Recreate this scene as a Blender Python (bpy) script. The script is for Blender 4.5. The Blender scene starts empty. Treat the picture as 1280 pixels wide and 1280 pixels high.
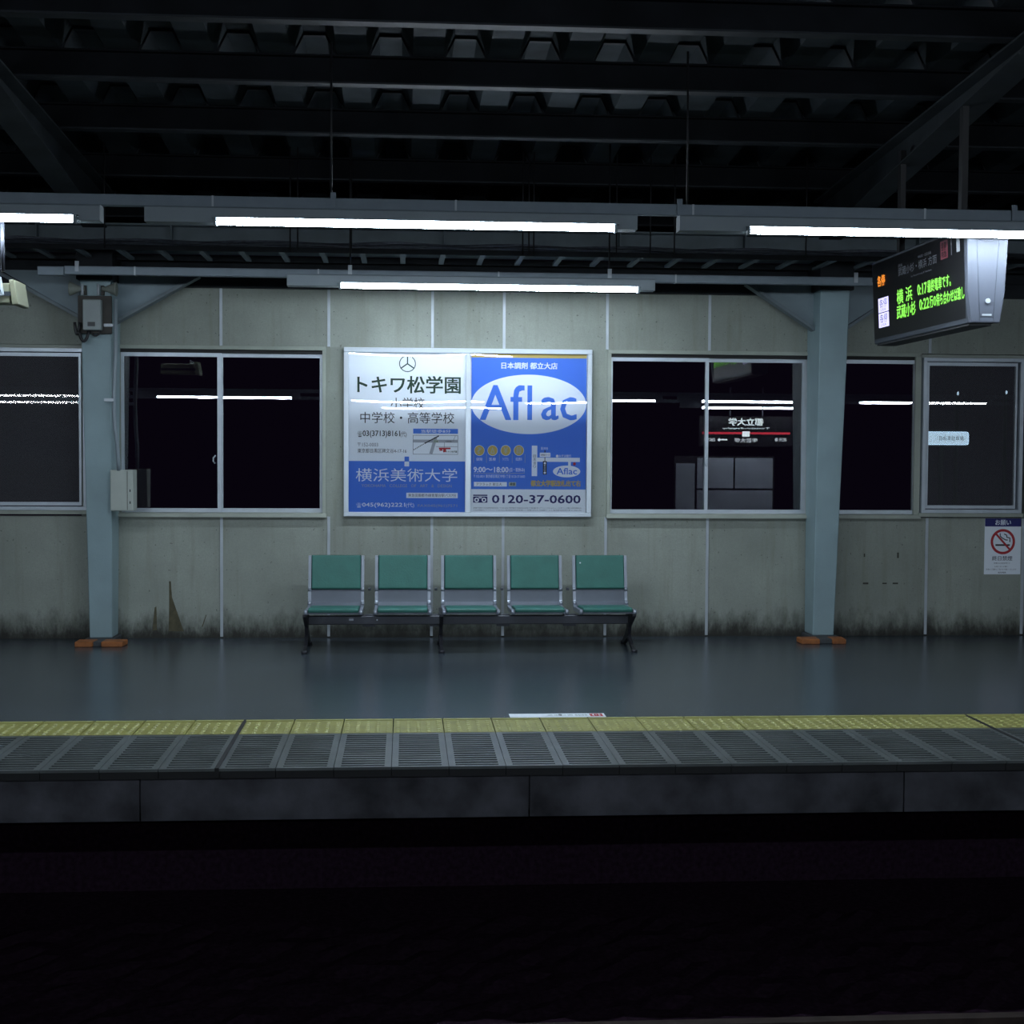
import bpy, bmesh, math, random
from mathutils import Matrix, Vector
random.seed(7)
S = bpy.context.scene
C = S.collection
PI = math.pi

# ---------------------------------------------------------------- camera, world, exposure
YAW, PITCH, ROLL, EYE = .0731, .0412, .0057, 1.646
cam = bpy.data.cameras.new('camera')
cam.sensor_fit = 'HORIZONTAL'; cam.sensor_width = 36.0
cam.lens = 1825.0 / 1280.0 * 36.0
cam.clip_start = .05; cam.clip_end = 200
camo = bpy.data.objects.new('camera', cam); C.objects.link(camo)
fwd = Vector((math.sin(YAW)*math.cos(PITCH), math.cos(YAW)*math.cos(PITCH), -math.sin(PITCH)))
rgt = Vector((math.cos(YAW), -math.sin(YAW), 0)); upv = rgt.cross(fwd)
r2 = math.cos(ROLL)*rgt + math.sin(ROLL)*upv
u2 = -math.sin(ROLL)*rgt + math.cos(ROLL)*upv
camo.matrix_world = Matrix(((r2.x, u2.x, -fwd.x, 0), (r2.y, u2.y, -fwd.y, 0), (r2.z, u2.z, -fwd.z, EYE), (0, 0, 0, 1)))
S.camera = camo
w = bpy.data.worlds.new('night'); S.world = w; w.use_nodes = True
w.node_tree.nodes['Background'].inputs[0].default_value = (.0026, .0014, .0042, 1)
w.node_tree.nodes['Background'].inputs[1].default_value = 1.0
S.view_settings.view_transform = 'Standard'; S.view_settings.look = 'None'
S.view_settings.gamma = 1; S.view_settings.use_curve_mapping = False
S.view_settings.exposure = 0.0
TUBE_POWER = 122.0

# ---------------------------------------------------------------- materials
def nt(name):
    m = bpy.data.materials.new(name); m.use_nodes = True
    return m, m.node_tree.nodes, m.node_tree.links, m.node_tree.nodes['Principled BSDF']
def mat(name, col, rough=.6, metal=0., var=.0, scale=6., spec=.5, bump=0., bscale=60., rvar=0.):
    m, N, L, b = nt(name)
    b.inputs['Base Color'].default_value = (*col, 1); b.inputs['Roughness'].default_value = rough
    b.inputs['Metallic'].default_value = metal; b.inputs['Specular IOR Level'].default_value = spec
    if var or bump or rvar:
        g = N.new('ShaderNodeNewGeometry')
        n = N.new('ShaderNodeTexNoise'); n.inputs['Scale'].default_value = scale; n.inputs['Detail'].default_value = 6
        L.new(g.outputs['Position'], n.inputs['Vector'])
        r = N.new('ShaderNodeValToRGB'); r.color_ramp.elements[0].position = .3; r.color_ramp.elements[1].position = .7
        lo = [c*(1-var) for c in col]; hi = [min(1, c*(1+var)) for c in col]
        r.color_ramp.elements[0].color = (*lo, 1); r.color_ramp.elements[1].color = (*hi, 1)
        L.new(n.outputs['Fac'], r.inputs[0]); L.new(r.outputs[0], b.inputs['Base Color'])
        if rvar:
            mr = N.new('ShaderNodeMapRange'); mr.inputs[3].default_value = rough-rvar; mr.inputs[4].default_value = rough+rvar
            mr.inputs[1].default_value = .3; mr.inputs[2].default_value = .7
            L.new(n.outputs['Fac'], mr.inputs[0]); L.new(mr.outputs[0], b.inputs['Roughness'])
        if bump:
            n2 = N.new('ShaderNodeTexNoise'); n2.inputs['Scale'].default_value = bscale; n2.inputs['Detail'].default_value = 4
            L.new(g.outputs['Position'], n2.inputs['Vector'])
            bu = N.new('ShaderNodeBump'); bu.inputs['Strength'].default_value = bump; bu.inputs['Distance'].default_value = .01
            L.new(n2.outputs['Fac'], bu.inputs['Height']); L.new(bu.outputs[0], b.inputs['Normal'])
    return m
def emis(name, col, s):
    m, N, L, b = nt(name)
    b.inputs['Base Color'].default_value = (*[c*.5 for c in col], 1)
    b.inputs['Emission Color'].default_value = (*col, 1); b.inputs['Emission Strength'].default_value = s
    return m
def glass_mat(name, ior=1.5, tint=(1, 1, 1), rough=.0, gain=2.0):
    m, N, L, b = nt(name); N.remove(b)
    o = N['Material Output']
    t = N.new('ShaderNodeBsdfTransparent'); t.inputs[0].default_value = (*tint, 1)
    g = N.new('ShaderNodeBsdfAnisotropic'); g.inputs['Roughness'].default_value = rough
    f = N.new('ShaderNodeFresnel'); f.inputs[0].default_value = ior
    k = N.new('ShaderNodeMath'); k.operation = 'MULTIPLY'; k.inputs[1].default_value = gain; k.use_clamp = True
    mx = N.new('ShaderNodeMixShader')
    L.new(f.outputs[0], k.inputs[0]); L.new(k.outputs[0], mx.inputs[0])
    L.new(t.outputs[0], mx.inputs[1]); L.new(g.outputs[0], mx.inputs[2]); L.new(mx.outputs[0], o.inputs[0])
    return m
def wall_mat(name, col):
    """cement board: blotchy olive grey, stains creeping up from the floor, drips under the sill"""
    m, N, L, b = nt(name)
    g = N.new('ShaderNodeNewGeometry'); sep = N.new('ShaderNodeSeparateXYZ'); L.new(g.outputs['Position'], sep.inputs[0])
    def noise(sc, det=6, vec=None, rough=.55):
        n = N.new('ShaderNodeTexNoise'); n.inputs['Scale'].default_value = sc; n.inputs['Detail'].default_value = det
        n.inputs['Roughness'].default_value = rough
        L.new(vec or g.outputs['Position'], n.inputs['Vector']); return n.outputs['Fac']
    def math_(op, a, c):
        n = N.new('ShaderNodeMath'); n.operation = op
        for i, v in enumerate((a, c)):
            if isinstance(v, (int, float)): n.inputs[i].default_value = v
            else: L.new(v, n.inputs[i])
        return n.outputs[0]
    def mr(v, a, c, d, e):
        n = N.new('ShaderNodeMapRange'); L.new(v, n.inputs[0])
        for i, x in enumerate((a, c, d, e)): n.inputs[i+1].default_value = x
        return n.outputs[0]
    def mix(f, a, c):
        n = N.new('ShaderNodeMix'); n.data_type = 'RGBA'; L.new(f, n.inputs[0])
        for i, v in ((6, a), (7, c)):
            if isinstance(v, tuple): n.inputs[i].default_value = (*v, 1)
            else: L.new(v, n.inputs[i])
        return n.outputs[2]
    base = mix(mr(noise(2.2), .3, .7, 0, 1), tuple(c*.84 for c in col), tuple(min(1, c*1.1) for c in col))
    base = mix(mr(noise(95, 3), .35, .75, 0, .28), base, tuple(c*.55 for c in col))
    # vertical streaks
    mp = N.new('ShaderNodeMapping'); mp.inputs['Scale'].default_value = (9, 1, .7); L.new(g.outputs['Position'], mp.inputs[0])
    st = noise(1.6, 5, mp.outputs[0])
    base = mix(mr(st, .52, .8, 0, .45), base, (col[0]*.55, col[1]*.53, col[2]*.40))
    # pores
    base = mix(mr(noise(38, 2, rough=.4), .70, .76, 0, .5), base, (.03, .03, .022))
    # foot grime
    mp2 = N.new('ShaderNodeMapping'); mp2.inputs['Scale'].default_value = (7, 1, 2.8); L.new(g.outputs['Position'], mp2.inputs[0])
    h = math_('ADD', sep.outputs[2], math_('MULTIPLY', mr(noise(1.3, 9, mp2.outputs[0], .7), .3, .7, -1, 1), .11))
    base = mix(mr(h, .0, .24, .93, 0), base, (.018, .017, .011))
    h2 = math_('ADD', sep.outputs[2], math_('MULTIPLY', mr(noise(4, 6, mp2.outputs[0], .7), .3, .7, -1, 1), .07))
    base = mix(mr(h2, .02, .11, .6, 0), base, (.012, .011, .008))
    oi = N.new('ShaderNodeObjectInfo'); hs = N.new('ShaderNodeHueSaturation')
    L.new(mr(oi.outputs['Random'], 0, 1, .86, 1.06), hs.inputs['Value']); L.new(base, hs.inputs['Color']); base = hs.outputs[0]
    L.new(base, b.inputs['Base Color']); b.inputs['Roughness'].default_value = .72
    bu = N.new('ShaderNodeBump'); bu.inputs['Strength'].default_value = .25; bu.inputs['Distance'].default_value = .004
    L.new(noise(90, 4), bu.inputs['Height']); L.new(bu.outputs[0], b.inputs['Normal'])
    return m
def screen_mat(name):
    """fine insect screen: a square weave of grey wire with holes between"""
    m, N, L, b = nt(name)
    b.inputs['Base Color'].default_value = (.085, .088, .095, 1); b.inputs['Roughness'].default_value = .6; b.inputs['Specular IOR Level'].default_value = .2
    g = N.new('ShaderNodeNewGeometry'); sep = N.new('ShaderNodeSeparateXYZ'); L.new(g.outputs['Position'], sep.inputs[0])
    def m2(op, a, c=0.):
        n = N.new('ShaderNodeMath'); n.operation = op
        for i, v in enumerate((a, c)):
            if isinstance(v, (int, float)): n.inputs[i].default_value = v
            else: L.new(v, n.inputs[i])
        return n.outputs[0]
    P = .0135
    fa = m2('GREATER_THAN', m2('FRACT', m2('DIVIDE', m2('ADD', sep.outputs[0], sep.outputs[2]), P)), .72)
    fb = m2('GREATER_THAN', m2('FRACT', m2('DIVIDE', m2('SUBTRACT', sep.outputs[0], sep.outputs[2]), P)), .72)
    L.new(m2('MAXIMUM', fa, fb), b.inputs['Alpha'])
    return m

M = {}
M['wall'] = wall_mat('cement_board', (.33, .36, .315))
M['wall_mid'] = wall_mat('cement_board_pier', (.31, .34, .295))
M['strip'] = mat('joint_strip_aluminium', (.44, .48, .52), .45, .2, .08)
M['alu'] = mat('window_aluminium', (.46, .51, .56), .38, .35, .08)
M['sill'] = mat('sill_paint', (.33, .36, .31), .55, 0, .12, 4)
M['dark_gap'] = mat('dark_gap', (.02, .02, .02), .8)
M['glass'] = glass_mat('window_glass', 1.5, (.9, .93, .93), 0, 2.1)
M['acrylic'] = glass_mat('acrylic_cover', 1.49, (1, 1, 1), .0, 1.1)
M['screen'] = screen_mat('insect_screen')
M['col'] = mat('column_paint', (.27, .37, .395), .5, 0, .09, 3.5, .4, .1, 90)
M['steel'] = mat('steel_paint_blue_grey', (.15, .185, .205), .55, 0, .15, 5)
M['steel_dark'] = mat('steel_dark_tone', (.022, .025, .030), .6, 0, .25, 6, .2)  # own dark steel, also used where shade is painted at wall and column heads
M['cable'] = mat('cable_sheath_grey', (.10, .11, .135), .5, 0, .3, 20)
M['rafter'] = mat('rafter_paint', (.040, .047, .052), .65, 0, .25, 4, .15)
M['haunch'] = mat('haunch_paint', (.21, .27, .30), .55, 0, .12, 5)
M['race'] = mat('raceway_galvanised', (.19, .235, .275), .5, .1, .08, 8)
M['housing'] = mat('lamp_housing_enamel', (.25, .30, .33), .45, 0, .06, 5)
M['roof'] = mat('roof_sheet', (.045, .055, .062), .7, 0, .35, 2.5, .08)
M['purlin'] = mat('purlin_paint', (.010, .011, .013), .7, 0, .3, 3, .05)
M['floor'] = mat('platform_coating', (.046, .059, .072), .24, 0, .12, 1.1, .55, .04, 120)
M['block'] = mat('edge_block_concrete', (.095, .108, .108), .38, 0, .22, 4, .5, .15, 120, .08)
M['joint_and_shade'] = mat('joint_filler_and_shade', (.012, .013, .014), .8)
M['concrete'] = mat('platform_face_concrete', (.052, .053, .062), .85, 0, .75, 3.4, .3, .3, 30)
M['yellow'] = mat('tactile_yellow', (.29, .28, .075), .5, 0, .16, 7, .4, .1, 120)
M['yellow2'] = mat('tactile_yellow_worn', (.38, .375, .13), .45, 0, .12, 9)
M['black'] = mat('matt_black', (.012, .012, .014), .5)
M['screenblack'] = mat('display_black', (.004, .004, .005), .3, spec=.12)
M['ballast'] = mat('ballast_stone', (.020, .010, .019), .95, 0, .4, 30, .05, .1, 60)
M['sleeper'] = mat('sleeper_concrete', (.03, .026, .026), .9, 0, .3, 8)
M['rail'] = mat('rail_steel', (.05, .035, .03), .55, .5, .3, 10)
M['seat_grey'] = mat('seat_shell_silver_grey', (.145, .165, .20), .38, .35, .06, 8)
M['arm'] = mat('seat_frame_cast_aluminium', (.33, .36, .42), .36, .5, .08, 12)
M['green'] = mat('seat_vinyl_green', (.035, .165, .135), .48, 0, .10, 9, .5, .12, 70)
M['green_edge'] = mat('seat_vinyl_green_piping', (.012, .055, .047), .5)
M['leg'] = mat('bench_leg_black', (.035, .036, .045), .4, .3)
M['beam'] = mat('bench_beam_grey', (.06, .065, .08), .4, .3)
M['white'] = mat('poster_paper_white', (.84, .90, .97), .6)
M['frame'] = mat('poster_frame_white', (.60, .66, .72), .4, 0, .05)
M['blue'] = mat('print_blue', (.055, .20, .74), .6)
M['gold'] = mat('print_gold', (.56, .43, .12), .6)
M['dkgreen'] = mat('print_dark_green', (.012, .045, .025), .6)
M['ink'] = mat('print_black', (.02, .022, .03), .6)
M['grey_ink'] = mat('print_grey', (.16, .18, .22), .6)
M['greyroad'] = mat('print_road_grey', (.38, .41, .46), .6)
M['navy'] = mat('print_navy', (.012, .014, .14), .6)
M['red'] = mat('print_red', (.42, .02, .03), .6)
M['palegreen'] = mat('print_pale_green', (.42, .50, .42), .6)
M['orange'] = mat('guard_orange', (.30, .10, .025), .6, 0, .35, 14)
M['mortar'] = mat('column_footing', (.05, .055, .06), .8, 0, .3, 12)
M['cream'] = mat('cream_enamel', (.27, .28, .19), .5, 0, .08, 8)
M['speaker'] = mat('speaker_cream_dull', (.20, .22, .19), .6, 0, .15, 12)
M['box'] = mat('control_box_grey', (.27, .31, .31), .5, 0, .08, 9)
M['switchbox'] = mat('switch_box_pale', (.42, .46, .42), .5, 0, .07, 7)
M['board'] = mat('backing_board_brown', (.052, .048, .042), .75, 0, .3, 10)
M['pod'] = mat('display_end_cap_silver', (.070, .080, .105), .5, 0, .04)
M['disp_body'] = mat('display_case_grey', (.05, .06, .075), .5, .0, spec=.3)
M['tube'] = emis('fluorescent_tube', (.76, .88, 1.0), TUBE_POWER)
M['led_green'] = emis('led_green', (.30, .95, .10), 1.0)
M['led_orange'] = emis('led_orange', (1.0, .32, .03), 1.0)
M['led_white'] = emis('led_white_violet', (.62, .60, 1.0), 1.35)
M['outer_sign'] = emis('far_lit_sign', (.60, .80, 1.0), 1.6)
M['station_ink'] = emis('station_sign_white', (.85, .95, 1.0), 5.5)
M['station_red'] = emis('station_sign_red', (1.0, .06, .10), 1.8)
M['board_grey'] = mat('notice_board_grey', (.55, .58, .66), .6, 0, .1, 2)
M['hdr_grey'] = mat('display_print_grey', (.17, .18, .20), .6)
M['hdr_red'] = mat('display_print_red', (.25, .04, .06), .6)
M['hdr_white'] = mat('display_print_white', (.55, .58, .62), .6)

# ---------------------------------------------------------------- mesh helpers
class MB:
    def __init__(s): s.bm = bmesh.new(); s.mats = []
    def mi(s, m):
        if m is None: return 0
        if m not in s.mats: s.mats.append(m)
        return s.mats.index(m)
    def box(s, x0, x1, y0, y1, z0, z1, m=None, mtx=None):
        vs = [s.bm.verts.new((x, y, z)) for x in (x0, x1) for y in (y0, y1) for z in (z0, z1)]
        if mtx is not None:
            for v in vs: v.co = mtx @ v.co
        i = s.mi(m)
        for f in ((0, 1, 3, 2), (4, 6, 7, 5), (0, 4, 5, 1), (2, 3, 7, 6), (0, 2, 6, 4), (1, 5, 7, 3)):
            s.bm.faces.new([vs[k] for k in f]).material_index = i
        return s
    def prism(s, pts, a0, a1, axis='y', m=None):
        """extrude a polygon; axis x: pts=(y,z), axis y: pts=(x,z), axis z: pts=(x,y)"""
        def mk(p, a):
            return {'x': (a, p[0], p[1]), 'y': (p[0], a, p[1]), 'z': (p[0], p[1], a)}[axis]
        A = [s.bm.verts.new(mk(p, a0)) for p in pts]; B = [s.bm.verts.new(mk(p, a1)) for p in pts]
        n = len(pts); i = s.mi(m)
        s.bm.faces.new(A).material_index = i; s.bm.faces.new(B[::-1]).material_index = i
        for k in range(n):
            s.bm.faces.new([A[k], B[k], B[(k+1) % n], A[(k+1) % n]]).material_index = i
        return s
    def bar(s, p, q, wdt, hgt, m=None, up=(0, 0, 1)):
        p, q = Vector(p), Vector(q); d = (q-p).normalized(); U = Vector(up)
        sd = d.cross(U)
        if sd.length < 1e-4: sd = d.cross(Vector((1, 0, 0)))
        sd.normalize(); U = sd.cross(d)
        R = [[s.bm.verts.new(b + sd*a*wdt/2 + U*c*hgt/2) for a, c in ((-1, -1), (1, -1), (1, 1), (-1, 1))] for b in (p, q)]
        i = s.mi(m)
        s.bm.faces.new(R[0][::-1]).material_index = i; s.bm.faces.new(R[1]).material_index = i
        for k in range(4):
            s.bm.faces.new([R[0][k], R[0][(k+1) % 4], R[1][(k+1) % 4], R[1][k]]).material_index = i
        return s
    def tube(s, pts, r, n=8, m=None, cap=True, radii=None):
        pts = [Vector(p) for p in pts]; rings = []; i = s.mi(m); last = None
        for k, p in enumerate(pts):
            d = (pts[min(k+1, len(pts)-1)] - pts[max(k-1, 0)]).normalized()
            a = last if last is not None else (Vector((0, 0, 1)) if abs(d.z) < .9 else Vector((0, 1, 0)))
            sd = d.cross(a).normalized(); U = sd.cross(d); last = U
            rr = radii[k] if radii else r
            rings.append([s.bm.verts.new(p + (sd*math.cos(2*PI*j/n) + U*math.sin(2*PI*j/n))*rr) for j in range(n)])
        for a, b in zip(rings, rings[1:]):
            for j in range(n):
                f = s.bm.faces.new([a[j], b[j], b[(j+1) % n], a[(j+1) % n]]); f.material_index = i; f.smooth = True
        if cap:
            s.bm.faces.new(rings[0]).material_index = i; s.bm.faces.new(rings[-1][::-1]).material_index = i
        return s
    def quad(s, pts, m=None):
        s.bm.faces.new([s.bm.verts.new(p) for p in pts]).material_index = s.mi(m); return s
    def disc(s, cx, cz, y, rx, rz, m=None, n=48, hole=0.):
        i = s.mi(m)
        A = [s.bm.verts.new((cx+rx*math.cos(2*PI*k/n), y, cz+rz*math.sin(2*PI*k/n))) for k in range(n)]
        if hole:
            B = [s.bm.verts.new((cx+rx*hole*math.cos(2*PI*k/n), y, cz+rz*hole*math.sin(2*PI*k/n))) for k in range(n)]
            for k in range(n): s.bm.faces.new([A[k], A[(k+1) % n], B[(k+1) % n], B[k]]).material_index = i
        else: s.bm.faces.new(A).material_index = i
        return s
    def mesh(s, name, default, bevel=0., seg=1):
        if bevel:
            bmesh.ops.bevel(s.bm, geom=list(s.bm.edges), offset=bevel, segments=seg, affect='EDGES', profile=.6)
        bmesh.ops.recalc_face_normals(s.bm, faces=s.bm.faces)
        me = bpy.data.meshes.new(name); s.bm.to_mesh(me); s.bm.free()
        for m in (s.mats or [default]): me.materials.append(m)
        return me
def put(name, me, parent=None, loc=(0, 0, 0), rot=None):
    o = bpy.data.objects.new(name, me); C.objects.link(o); o.location = loc
    if rot: o.rotation_euler = rot
    if parent: o.parent = parent
    return o
def obj(name, mb, m, parent=None, bevel=0., seg=1, loc=(0, 0, 0)):
    return put(name, mb.mesh(name, m, bevel, seg), parent, loc)
def empty(name, loc=(0, 0, 0), parent=None):
    o = bpy.data.objects.new(name, None); C.objects.link(o); o.location = loc; o.empty_display_size = .1
    if parent: o.parent = parent
    return o
def thing(o, label, cat, group=None):
    o['label'] = label; o['category'] = cat
    if group: o['group'] = group
    return o
def struct(o): o['kind'] = 'structure'; return o
def stuff(o): o['kind'] = 'stuff'; return o

# lettering: text turned into flat mesh, fitted into a rectangle of a local frame
_tc = {}
def text_bm(bm, body, rect, place, mi, bold=0., keep=False):
    """rect = (u0,v0,u1,v1) with v up; place(u,v) -> Vector"""
    key = body
    if key not in _tc:
        cu = bpy.data.curves.new('t', 'FONT'); cu.body = body; cu.resolution_u = 2; cu.size = 1
        o = bpy.data.objects.new('t', cu); C.objects.link(o)
        dg = bpy.context.evaluated_depsgraph_get(); ev = o.evaluated_get(dg); me = ev.to_mesh()
        _tc[key] = ([v.co.copy() for v in me.vertices], [list(p.vertices) for p in me.polygons])
        ev.to_mesh_clear(); bpy.data.objects.remove(o); bpy.data.curves.remove(cu)
    V, F = _tc[key]
    if not V: return
    x0 = min(v.x for v in V); x1 = max(v.x for v in V); y0 = min(v.y for v in V); y1 = max(v.y for v in V)
    u0, v0, u1, v1 = rect
    sx = (u1-u0)/max(1e-6, x1-x0); sy = (v1-v0)/max(1e-6, y1-y0)
    if keep:
        sx = sy = min(sx, sy)
        cu_ = (u0+u1)/2; u0 = cu_-(x1-x0)*sx/2
    e = bold*abs(v1-v0)*.9          # heavier weight: the word stamped again a hair to each side
    shifts = ((0, 0),) if bold < .009 else ((-e, -e*.7), (e, -e*.7), (-e, e*.7), (e, e*.7))
    for i, (du, dv) in enumerate(shifts):
        vs = [bm.verts.new(place(u0+(v.x-x0)*sx+du, v0+(v.y-y0)*sy+dv, .22*i)) for v in V]
        for f in F:
            try: bm.faces.new([vs[k] for k in f]).material_index = mi
            except ValueError: pass
class Print:
    """flat print on a vertical sheet; coordinates given in sheet metres (u right, v up)"""
    def __init__(s, place, step=.0004):
        s.place = place; s.by = {}; s.layer = 0
    def bm(s, m):
        return s.by.setdefault(m, bmesh.new())
    def poly(s, m, pts, lay=1):
        b = s.bm(m); b.faces.new([b.verts.new(s.place(u, v, lay)) for u, v in pts])
    def rect(s, m, u0, v0, u1, v1, lay=1): s.poly(m, ((u0, v0), (u1, v0), (u1, v1), (u0, v1)), lay)
    def ell(s, m, cu, cv, ru, rv, lay=1, n=64, hole=0., a0=0., a1=2*PI):
        b = s.bm(m)
        if not hole:
            b.faces.new([b.verts.new(s.place(cu+ru*math.cos(2*PI*k/n), cv+rv*math.sin(2*PI*k/n), lay)) for k in range(n)]); return
        for k in range(n):
            a, c = a0+(a1-a0)*k/n, a0+(a1-a0)*(k+1)/n
            b.faces.new([b.verts.new(s.place(cu+ru*h*math.cos(t), cv+rv*h*math.sin(t), lay)) for t, h in ((a, 1), (c, 1), (c, hole), (a, hole))])
    def line(s, m, p, q, wd, lay=1):
        p, q = Vector(p), Vector(q); d = (q-p).normalized(); n = Vector((-d.y, d.x))*wd/2
        s.poly(m, (p+n, p-n, q-n, q+n), lay)
    def text(s, m, body, u0, v0, u1, v1, lay=2, bold=0., keep=False):
        text_bm(s.bm(m), body, (u0, v0, u1, v1), lambda u, v, e: s.place(u, v, lay+e), 0, bold, keep)
    def finish(s, parent, names):
        for m, b in s.by.items():
            nm = names.get(m.name, 'lettering')
            me = bpy.data.meshes.new(nm); b.to_mesh(me); b.free(); me.materials.append(m)
            put(nm, me, parent)

# ================================================================= SETTING
XL, XR = -7.5, 9.5
W = 12.9
# platform surface
floor = struct(obj('floor', MB().box(XL, XR, 8.957, W, -.25, 0), M['floor']))
slab = struct(obj('trim_1', MB().box(XL, XR, 7.66, 8.957, -.25, -.05), M['concrete'], bevel=0))
# tactile tiles: one 30 cm tile = field of blunt studs + raised inner line
X0 = -1.868
def tile_mesh():
    b = MB(); b.mi(M['yellow']); b.mi(M['yellow2'])
    b.box(.003, .297, 8.503, 8.954, -.05, .001, M['yellow'])
    b.box(.008, .292, 8.895, 8.928, .001, .006, M['yellow2'])
    for i in range(5):
        for j in range(6):
            cx = .03+i*.06; cy = 8.535+j*.06
            A = [b.bm.verts.new((cx+.017*math.cos(PI/3*k), cy+.017*math.sin(PI/3*k), .001)) for k in range(6)]
            B = [b.bm.verts.new((cx+.010*math.cos(PI/3*k), cy+.010*math.sin(PI/3*k), .006)) for k in range(6)]
            for k in range(6): b.bm.faces.new([A[k], A[(k+1) % 6], B[(k+1) % 6], B[k]]).material_index = 1
            b.bm.faces.new(B).material_index = 1
    return b.mesh('tactile_tile', M['yellow'])
tm = tile_mesh()
def block_mesh():
    b = MB()
    x0, x1, y0, y1 = .0015, .2985, 7.58, 8.50
    b.mi(M['block']); b.mi(M['joint_and_shade'])
    b.box(x0, x1, y0, y1, -.014, -.006, M['joint_and_shade']); b.box(x0, x1, y0+.012, y1, -.055, -.014, M['joint_and_shade'])  # groove floors and front under the lip coloured dark, as if in shade
    b.box(x0, x1, y0-.002, y0+.002, -.014, -.0, M['block'])
    b.box(x0, x0+.035, y0, y1, -.006, 0); b.box(x1-.035, x1, y0, y1, -.006, 0)
    b.box(x0+.035, x1-.035, y0, y0+.03, -.006, 0); b.box(x0+.035, x1-.035, y1-.02, y1, -.006, 0)
    n = 15; p = (y1-y0-.05)/n
    for k in range(n):
        a = y0+.03+p*k+p*.42
        b.box(x0+.035, x1-.035, a, a+p*.46, -.006, 0)
    return b.mesh('edge_block', M['block'])
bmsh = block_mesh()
for k in range(-14, 30):
    x = X0+.3*k
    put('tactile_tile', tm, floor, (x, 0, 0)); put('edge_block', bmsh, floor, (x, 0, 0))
for k in (-12, 3, 18):   # expansion joints every fifteen blocks
    obj('expansion_joint', MB().box(X0+.3*k-.011, X0+.3*k+.011, 7.575, 8.955, -.05, .0035), M['joint_and_shade'], floor)
# platform face, recessed hollow beneath, track bed
face = struct(empty('wall_track_side', (0, 7.64, -.15)))
for k in range(-4, 5):
    xx = .66+2.03*k
    obj('face_slab', MB().box(xx+.004, xx+2.026, 0, .14, -.135, .098), M['concrete'], face)
struct(obj('wall_under_platform', MB().box(XL, XR, 9.6, 9.75, -1.3, -.25), M['ballast']))
struct(obj('ground', MB().box(XL-3, XR+3, .2, 9.6, -1.5, -1.24), M['ballast']))
bal = bmesh.new(); nx, ny = 170, 60
vv = [[bal.verts.new((XL+i*(XR-XL)/nx, .7+j*8.0/ny, -1.17+random.uniform(-.016, .016))) for j in range(ny+1)] for i in range(nx+1)]
for i in range(nx):
    for j in range(ny): bal.faces.new((vv[i][j], vv[i+1][j], vv[i+1][j+1], vv[i][j+1]))
me = bpy.data.meshes.new('ballast'); bal.to_mesh(me); bal.free(); me.materials.append(M['ballast'])
bo = stuff(put('ballast', me)); thing(bo, 'dark crushed stone ballast in the unlit track bed below the platform', 'ballast')
def rail_mesh():
    pr = [(-.06, 0), (.06, 0), (.06, .012), (.012, .03), (.009, .105), (.032, .115), (.032, .15), (-.032, .15), (-.032, .115), (-.009, .105), (-.012, .03), (-.06, .012)]
    return MB().prism(pr, XL, XR, 'x').mesh('rail', M['rail'])
rm = rail_mesh()
for yy, lab in ((6.61, 'dark steel rail of the near track lying closest to the platform face'), (5.54, 'dark steel rail of the near track lying farther from the platform face')):
    thing(put('rail', rm, None, (0, yy, -1.15)), lab, 'rail')
# opposite platform (behind and beneath the photographer), whose lamps and sign are mirrored in the windows
struct(obj('floor_opposite_platform', MB().box(XL-4, XR+6, -5.2, .58, -.3, 0), M['floor']))

# ---------------------------------------------------------------- back wall
wall = struct(empty('wall_back', (0, W, 0)))
def wb(x0, x1, z0, z1, y0=0., y1=.05): return MB().box(x0, x1, y0, y1, z0, z1)
seams = [-6.2, -5.28, -4.36, -2.53, -1.601, -.67, .235, .866, 1.782, 2.70, 3.62, 4.713, 5.61, 6.53, 7.45, 8.37]
for a, c in zip(seams, seams[1:]):
    obj('lower_panel', wb(a+.004, c-.004, 0, 1.07), M['wall'], wall)
    obj('upper_panel', wb(a+.004, c-.004, 2.55, 3.30), M['wall'], wall)
for a in seams:
    obj('joint_strip', wb(a-.012, a+.012, .012, 1.068, -.008, .0), M['strip'], wall)
    if a not in (3.62,):
        obj('joint_strip', wb(a-.012, a+.012, 2.556, 3.06, -.008, .0), M['strip'], wall)
for x0, x1 in ((-.705, .235), (.235, .866), (.866, 1.79), (-2.80, -2.46), (3.62, 3.90)):
    obj('pier_panel', wb(x0, x1, 1.07, 2.55), M['wall_mid'], wall)
# screw heads dotted along the boards
sb = MB()
for a in seams:
    for s_ in (-.045, .045):
        for z in (.25, .60, .95, 2.66, 2.86):
            sb.box(a+s_-.003, a+s_+.003, -.002, 0, z-.003, z+.003)
stuff(obj('screw_heads', sb, M['leg'], wall))
# rust drips and scars on the boards left of the bench and right of the pier
st = MB()
for pts in ([(-2.055, .50), (-2.04, .50), (-2.03, .36), (-1.93, .06), (-2.06, .06), (-2.055, .3)], [(-2.18, .27), (-2.165, .28), (-2.16, .07), (-2.20, .07)],
            [(-1.74, .20), (-1.73, .21), (-1.765, .10), (-1.775, .10)]):
    st.bm.faces.new([st.bm.verts.new((x, -.0012, z)) for x, z in pts])
obj('rust_drip', st, mat('rust_stain', (.080, .072, .040), .8, 0, .3, 20), wall)
st = MB()
for x, z, ww, hh in ((4.14, .73, .012, .03), (4.45, .73, .016, .05), (4.155, .475, .05, .016), (4.33, .475, .04, .012), (4.43, .475, .05, .014)):
    st.box(x-ww/2, x+ww/2, -.0015, 0, z-hh/2, z+hh/2)
obj('scar', st, mat('adhesive_scar', (.05, .05, .04), .8), wall)

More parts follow.
